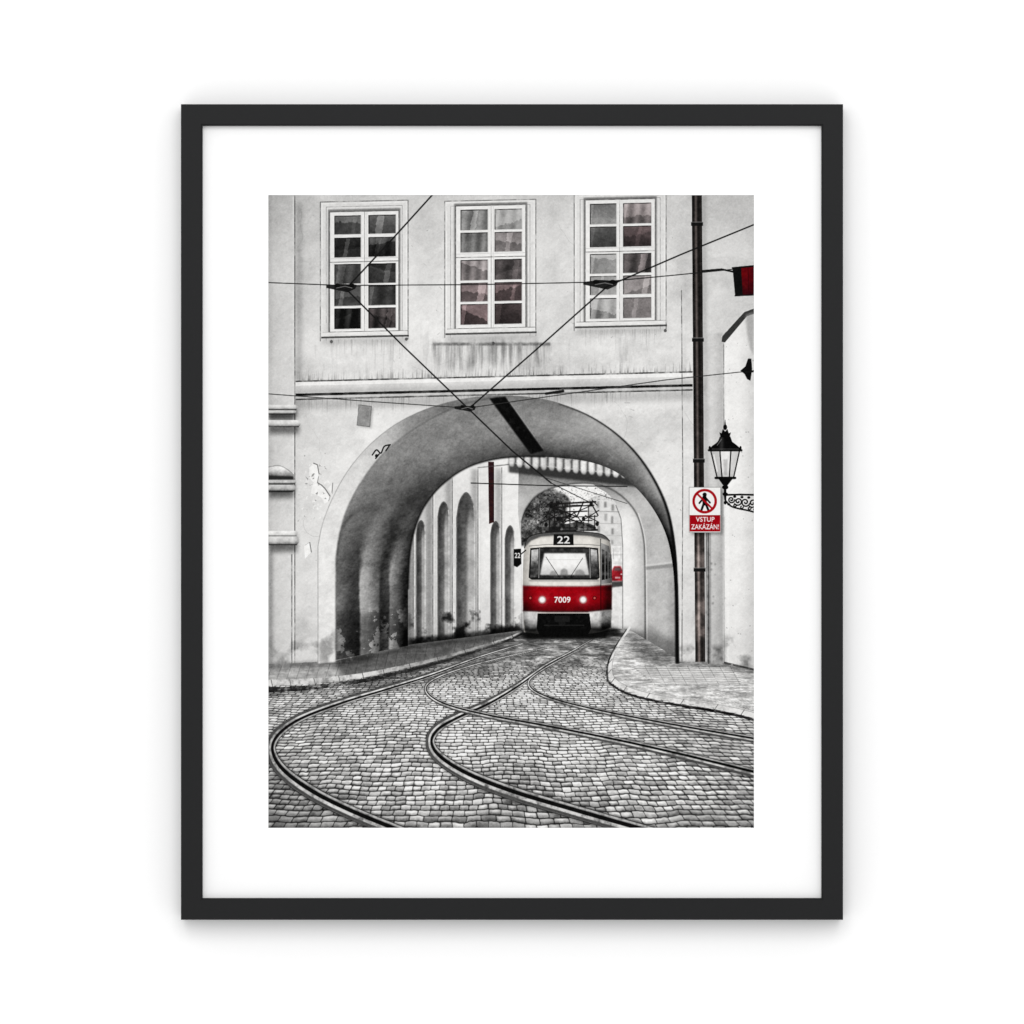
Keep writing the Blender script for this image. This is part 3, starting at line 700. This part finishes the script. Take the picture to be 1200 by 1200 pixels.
# ------------------------------------------------------------------ overhead wires
def wire(i, P, w=1.5, g=.12, a=.95): paint(line(P, w), g, WIRE[i], a)
wire(0, [(310, 330.5), (400, 334), (560, 333), (705, 330), (790, 322), (860, 315)], 1.2)
wire(1, [(310, 461), (430, 470), (548, 478), (660, 462), (780, 445), (874, 435)], 1.1, .2)
wire(2, [(508, 226), (460, 279), (405, 338)], 1.9)
wire(3, [(888, 261), (800, 297), (712, 335), (630, 408), (550, 478)], 1.8)
wire(4, [(405, 338), (470, 403), (548, 478), (600, 528), (646, 566)], 1.8)
wire(4, [(646, 566), (690, 588)], 1.0)
wire(5, [(552, 566), (640, 569), (735, 570)], 1.3)
wire(5, [(606, 548), (640, 560), (735, 590)], .8, .25)
for cxy, idn, k in (((404, 336), CL[0], 1.0), ((709, 332), CL[1], 1.15), ((548, 478), CL[2], .7)):
    x, y = cxy
    paint(poly([(x-22*k, y-2), (x-6*k, y-4*k), (x+14*k, y-3*k), (x+12*k, y+2), (x+3*k, y+6*k), (x-7*k, y+4*k), (x-22*k, y+1)]), .10, idn, .9)
    paint(disc(x-9*k, y-2, 3.2*k, 2.4*k), .07, idn); paint(disc(x+8*k, y-2, 3.4*k, 2.4*k), .07, idn)
    paint(line([(x-10*k, y+1), (x, y-1), (x+8*k, y+1)], .8), .7, None, .6)
paint(line([(640, 461), (660, 458)], 3), .12, WIRE[1])
# dark red signal box hanging at the right edge
paint(line([(824, 317), (846, 315), (860, 318)], 2.2), .1, FLAG)
paint(poly([(860, 313), (884.5, 311), (885, 345), (862, 346)]), lambda x, y, sl: np.stack(np.broadcast_arrays(.42+(N3[sl]-.5)*.16-.16*sm(322, 346, y)-.06*sm(876, 884, x), .04+(N3[sl]-.5)*.05, .07+0*N3[sl]), -1), FLAG)
paint(poly([(859, 314), (869, 312), (871, 346), (862, 347)]), .08, FLAG)
paint(line([(859, 313.5), (885, 311)], 2), .08, None)
paint(line([(862, 346), (885, 345)], 1.6), .10, None)
paint(line([(877, 312), (878, 345)], .9), (.2, .02, .04), None, .7)
# insulator on the side building
paint(poly([(868, 434), (874, 429), (877, 420), (881, 420), (882, 432), (880, 446), (876, 444), (873, 438)]), .07, INS)
paint(line([(874, 436), (888, 434)], 2.4), .1, INS)

# ------------------------------------------------------------------ street lamp
K = .05
paint(line([(850, 556), (850.3, 582), (850.5, 588)], [3.4, 3.0, 1.8]), K, LBR)
paint(disc(850.3, 571, 3.8, 2.6), K, LBR); paint(disc(850.3, 579, 3.2, 2.2), K, LBR); paint(disc(850.4, 589, 1.8, 2.2), K, LBR)
paint(line([(850, 580), (868, 579.5), (888, 580)], 2.2), K, LBR)
paint(line(spl([(851, 587), (857, 593), (866, 596), (876, 598), (888, 601)]), 2.0), K, LBR)
def scroll(cx, cy_, r0, s, ph=0., turns=22, w=1.7):
    P = [(cx+s*(r0*(1-k/(turns+3)))*cos(ph+k*.42), cy_+(r0*(1-k/(turns+3)))*sin(ph+k*.42)) for k in range(turns)]
    paint(line(P, w), K, LBR)
scroll(857.5, 585.5, 4.2, 1); scroll(865.5, 587.5, 5.0, -1, .6); scroll(874, 588.5, 5.4, 1, .3); scroll(882.5, 589.5, 5.4, -1, .8)
for c in ((869.5, 594), (878.5, 595.5), (861.5, 592)): scroll(c[0], c[1], 2.2, 1, 0, 12, 1.4)
for x, y in ((861.5, 582), (870, 582.5), (878, 583), (885, 597), (854.5, 591), (886, 583)): paint(disc(x, y, 1.9, 1.5), K, LBR)
D_ = -1.5                                              # the lantern body
lx = lambda x: 850.4+(x-850.4)*1.08
paint(poly([(lx(834.5), 529+D_), (lx(866), 529+D_), (lx(859.5), 561+D_), (lx(841.5), 561+D_)]), lambda x, y, sl: .96-.18*np.abs(x-851)/16+(N3[sl]-.5)*.10-.16*sm(548, 561, y), LGL)
paint(poly([(lx(834.5), 529+D_), (lx(844.5), 529+D_), (lx(846.8), 561+D_), (lx(841.5), 561+D_)]), .70, None, .6)
paint(poly([(lx(857), 529+D_), (lx(866), 529+D_), (lx(859.5), 561+D_), (lx(855), 561+D_)]), .78, None, .5)
paint(poly([(848, 538), (853.5, 538), (852.5, 557), (849, 557)], .5), .55, None, .5)
paint(line([(837, 533), (841, 552)], 1.4), .98, None, .7)
for a, b in (((834.5, 529), (841.5, 561)), ((866, 529), (859.5, 561)), ((844.5, 529), (846.8, 561)), ((856.5, 529), (854.8, 561))):
    paint(line([(lx(a[0]), a[1]+D_), (lx(b[0]), b[1]+D_)], 1.5), K, LAMP)
paint(line([(lx(840), 561.5+D_), (lx(861), 561.5+D_)], 3), K, LAMP)
paint(poly([(lx(842), 561+D_), (lx(859.5), 561+D_), (853, 569), (848, 569)]), K, LAMP)
paint(line([(lx(832.5), 529+D_), (lx(868), 529+D_)], 2.6), K, LAMP)
paint(poly([(lx(832), 529+D_)]+spl([(lx(836), 524+D_), (lx(842), 519+D_), (lx(844.5), 513+D_)], 4)+[(lx(856), 513+D_)]+spl([(lx(858), 519+D_), (lx(864), 524+D_), (lx(868.5), 529+D_)], 4)), lambda x, y, sl: .05+.16*np.exp(-((x-846)/2.5)**2)+0*y, LAMP)
paint(poly([(845, 514+D_), (843.5, 508+D_), (846, 509+D_), (847.5, 504+D_), (850.3, 507+D_), (853, 504+D_), (854.5, 509+D_), (857, 508+D_), (855.5, 514+D_)]), K, LAMP)
paint(disc(850.3, 502+D_, 2.3, 3.4), K, LAMP); paint(line([(850.3, 504+D_), (850.3, 493.5+D_)], [2.2, .6]), K, LAMP)
for x in (lx(833.5), lx(867)): paint(disc(x, 526.5+D_, 1.3, 2.6), K, LAMP)
paint(line([(841, 523+D_), (846, 516+D_)], .9), .55, None, .7)
paint(line([(835, 527.6+D_), (866, 527.6+D_)], .7), .45, None, .6)

# ------------------------------------------------------------------ prohibition sign
paint(rect(810, 573, 848, 627, 1.5), .5, None, .6, True)
paint(rect(808, 571, 845, 624), .94, SIGN)
paint(rect(808.6, 603.5, 844.4, 623), (.60, .04, .095), SRED)
paint(line([(808, 571), (845, 571), (845, 624), (808, 624), (808, 571)], .7), .5, None, .75)
paint(disc(826.2, 579.6, 2.5), .05, SFIG)
for P, w in (([(826, 583), (826.3, 590)], 5.0), ([(825.6, 589), (822, 599)], 2.7), ([(827, 589), (831, 599)], 2.7),
             ([(825, 583.6), (820, 589.5)], 2.2), ([(827.5, 583.6), (832.4, 589)], 2.2)):
    paint(line(P, w), .05, SFIG)
ring = [(826.2+13*cos(k*pi/24), 587.3+13*sin(k*pi/24)) for k in range(49)]
paint(line(ring, 3.0), (.62, .04, .095), SRING)
paint(line([(817.0, 578.2), (835.4, 596.4)], 2.3), (.62, .04, .095), SRING)
paint(text('VSTUP', 826.8, 608.6, 5.6, 22, .012), .96, STXT)
paint(text('ZAKÁZÁN!', 826.6, 616.6, 7.4, 32.5, .012), .96, STXT)

# tidy: slivers of far view beside the tram and between the foliage
lab[(lab == BACK) & (YY > 562)] = FARB
lab[(lab == FARB) & (XX < 648) & (YY > 570)] = TREE
lab[(lab == TREE) & (XX > 648)] = FARB

# ------------------------------------------------------------------ print finish: contrast curve, edge fall-off, faint warm paper tint, film grain
soft = np.stack([box_blur(np.ascontiguousarray(img[..., c]), 1) for c in range(3)], -1)
img = img*1.10-soft*.10
rr = ((XX-599)/285)**2*.5+((YY-600)/372)**2*.5
vig = (1-.12*np.clip(rr-.35, 0, 1))[..., None]
img = np.clip(img*vig, 0, 1.02)
img = np.clip(img+.20*(img-.5)*(1-np.abs(2*img-1)), 0, 1)*np.array([1.0, .996, .988], np.float32)
gr = box_blur(FINE, 1)*2.2*.015+FINE*.012
img = np.clip(img+(gr*(.4+.8*(1-np.abs(2*img.mean(-1)-1))))[..., None], .022, .985)
lin = np.where(img <= .04045, img/12.92, ((img+.055)/1.055)**2.4)/ILLUM

# ------------------------------------------------------------------ materials
def mat(name):
    m = bpy.data.materials.new(name); m.use_nodes = True
    return m, m.node_tree.nodes, m.node_tree.links, m.node_tree.nodes['Principled BSDF']
ink, n, l, b = mat('printed_ink')
at = n.new('ShaderNodeAttribute'); at.attribute_name = 'ink'
tc = n.new('ShaderNodeTexCoord'); nz = n.new('ShaderNodeTexNoise'); nz.inputs['Scale'].default_value = 900
mr = n.new('ShaderNodeMapRange'); mr.inputs['To Min'].default_value = .97; mr.inputs['To Max'].default_value = 1.03
mx = n.new('ShaderNodeMix'); mx.data_type = 'RGBA'; mx.blend_type = 'MULTIPLY'; mx.inputs['Factor'].default_value = 1
l.new(tc.outputs['Object'], nz.inputs['Vector']); l.new(nz.outputs['Fac'], mr.inputs['Value'])
l.new(at.outputs['Color'], mx.inputs['A']); l.new(mr.outputs['Result'], mx.inputs['B'])
l.new(mx.outputs['Result'], b.inputs['Base Color'])
b.inputs['Roughness'].default_value = .9; b.inputs['Specular IOR Level'].default_value = 0

def plain(name, c, rough, spec, scale, var, bump):
    m, n, l, b = mat(name)
    tc = n.new('ShaderNodeTexCoord'); nz = n.new('ShaderNodeTexNoise'); nz.inputs['Scale'].default_value = scale; nz.inputs['Detail'].default_value = 6
    cr = n.new('ShaderNodeValToRGB')
    cr.color_ramp.elements[0].color = tuple(v*(1-var) for v in c)+(1,); cr.color_ramp.elements[1].color = tuple(min(1, v*(1+var)) for v in c)+(1,)
    bp = n.new('ShaderNodeBump'); bp.inputs['Strength'].default_value = bump; bp.inputs['Distance'].default_value = .0004
    l.new(tc.outputs['Object'], nz.inputs['Vector']); l.new(nz.outputs['Fac'], cr.inputs['Fac']); l.new(cr.outputs['Color'], b.inputs['Base Color'])
    l.new(nz.outputs['Fac'], bp.inputs['Height']); l.new(bp.outputs['Normal'], b.inputs['Normal'])
    b.inputs['Roughness'].default_value = rough; b.inputs['Specular IOR Level'].default_value = spec
    return m
m_frame = plain('black_painted_wood', (.0085, .0087, .0093), .55, .16, 400, .12, .12)
m_mat = plain('white_mat_card', (.90, .90, .90), .9, 0, 700, .01, .05)
m_wall = plain('white_wall_paint', (.94, .94, .94), .9, 0, 250, .006, .05)

# ------------------------------------------------------------------ geometry
def place(o, parent=None):
    col.objects.link(o); o.parent = parent; return o
def mesh_obj(name, verts, faces, m, parent=None):
    me = bpy.data.meshes.new(name); me.from_pydata(verts, [], faces); me.materials.append(m); me.update()
    return place(bpy.data.objects.new(name, me), parent)
px = lambda x: (x-600)*U
pz = lambda y: (1078-y)*U

wall = mesh_obj('wall', [(-3, 0, 0), (3, 0, 0), (3, 0, 3.2), (-3, 0, 3.2)], [(0, 1, 2, 3)], m_wall)
wall['kind'] = 'structure'; wall['label'] = 'plain white wall behind the framed picture'; wall['category'] = 'wall'

root = bpy.data.objects.new('framed_picture', None); col.objects.link(root)
root.location = (0, 0, ROOT_Z); root.empty_display_size = .05
root['label'] = 'black framed picture of a red tram in an archway hanging on the white wall'
root['category'] = 'framed picture'

FR, MT, PR = -.0205, -.0153, -.0148
# frame: four mitred rails under one frame part
def rail_mesh(ca, cb):
    ox = (212, 988); oz = (122, 1078); wd = 25*U
    prof = [(0, -.0008), (0, FR+.0006), (.0006, FR), (wd-.0010, FR), (wd, FR+.0010), (wd, -.0008)]
    V = []
    for c in (ca, cb):
        sx = 1 if c[0] == 0 else -1; sz = -1 if c[1] == 0 else 1
        for s, d in prof: V.append((px(ox[c[0]])+sx*s, d, pz(oz[c[1]])+sz*s))
    k = len(prof)
    F = [(i, (i+1) % k, k+(i+1) % k, k+i) for i in range(k)]
    return V, F
corners = [(0, 0), (1, 0), (1, 1), (0, 1)]
frame = bpy.data.objects.new('frame', None); place(frame, root); frame.empty_display_size = .02
for i in range(4):
    V, F = rail_mesh(corners[i], corners[(i+1) % 4])
    o = mesh_obj('frame_rail', V, F, m_frame, frame)
    bm = bmesh.new(); bm.from_mesh(o.data); bmesh.ops.recalc_face_normals(bm, faces=bm.faces); bm.to_mesh(o.data); bm.free()
# mat with a cut window
o4 = [(236, 147), (964, 147), (964, 1053), (236, 1053)]
i4 = [(X0, Y0), (X0+PW, Y0), (X0+PW, Y0+PH), (X0, Y0+PH)]
V = [(px(x), MT, pz(y)) for x, y in o4]+[(px(x), MT, pz(y)) for x, y in i4]+[(px(x), PR+.0002, pz(y)) for x, y in i4]
F = []
for k in range(4):
    j = (k+1) % 4
    F.append((k, 4+k, 4+j, j)); F.append((4+k, 8+k, 8+j, 4+j))
mesh_obj('mat', V, F, m_mat, root)
# the printed areas
objs = {}
rgba = np.concatenate([lin, np.ones((H, W, 1))], -1).astype(np.float32)
for idn, (name, par, label) in enumerate(REG):
    ys, xs = np.nonzero(lab == idn); nq = len(ys)
    if nq == 0:
        print('empty area', name, idn)
        if par is None:                                 # keep its parts together under an empty
            e = place(bpy.data.objects.new(name, None), root); e.empty_display_size = .01
            if label: e['label'] = label
            objs[idn] = e
        continue
    i0 = ys.astype(np.int64)*(W+1)+xs
    q = np.stack([i0+W+1, i0+W+2, i0+1, i0], 1).ravel()
    un, inv = np.unique(q, return_inverse=True)
    co = np.empty((len(un), 3), np.float32)
    co[:, 0] = (X0+(un % (W+1))/S-600)*U; co[:, 1] = PR; co[:, 2] = (1078-(Y0+(un//(W+1))/S))*U
    me = bpy.data.meshes.new(name)
    me.vertices.add(len(un)); me.vertices.foreach_set('co', co.ravel())
    me.loops.add(nq*4); me.loops.foreach_set('vertex_index', inv.ravel().astype(np.int32))
    me.polygons.add(nq); me.polygons.foreach_set('loop_start', np.arange(0, nq*4, 4, dtype=np.int32))
    me.update(calc_edges=True)
    a = me.attributes.new('ink', 'FLOAT_COLOR', 'FACE'); a.data.foreach_set('color', rgba[ys, xs].ravel())
    me.materials.append(ink)
    ob = bpy.data.objects.new(name, me)
    place(ob, root if par is None else objs[par])
    if label: ob['label'] = label
    objs[idn] = ob

# ------------------------------------------------------------------ light
w = bpy.data.worlds.new('World'); sc.world = w; w.use_nodes = True
bg = w.node_tree.nodes['Background']; bg.inputs['Color'].default_value = (1, 1, 1, 1); bg.inputs['Strength'].default_value = .84
zc = ROOT_Z+pz(600)
def lamp(name, loc, size, power):
    L = bpy.data.lights.new(name, 'AREA'); L.energy = power; L.size = size; L.shape = 'SQUARE'
    o = bpy.data.objects.new(name, L); col.objects.link(o); o.location = loc
    from mathutils import Vector
    o.rotation_euler = (Vector((0, 0, zc))-Vector(loc)).to_track_quat('-Z', 'Y').to_euler()
    return o
lamp('softbox_lamp', (0, -3.2, zc+1.2), 2.2, 47)

# ------------------------------------------------------------------ camera
cam = bpy.data.cameras.new('camera'); co_ = bpy.data.objects.new('camera', cam); col.objects.link(co_)
D = 3.0
co_.location = (0, FR-D, zc); co_.rotation_euler = (pi/2, 0, 0)
cam.sensor_width = 36; cam.lens = 36*D/(1200*U); cam.clip_end = 50; cam.clip_start = .05
sc.camera = co_
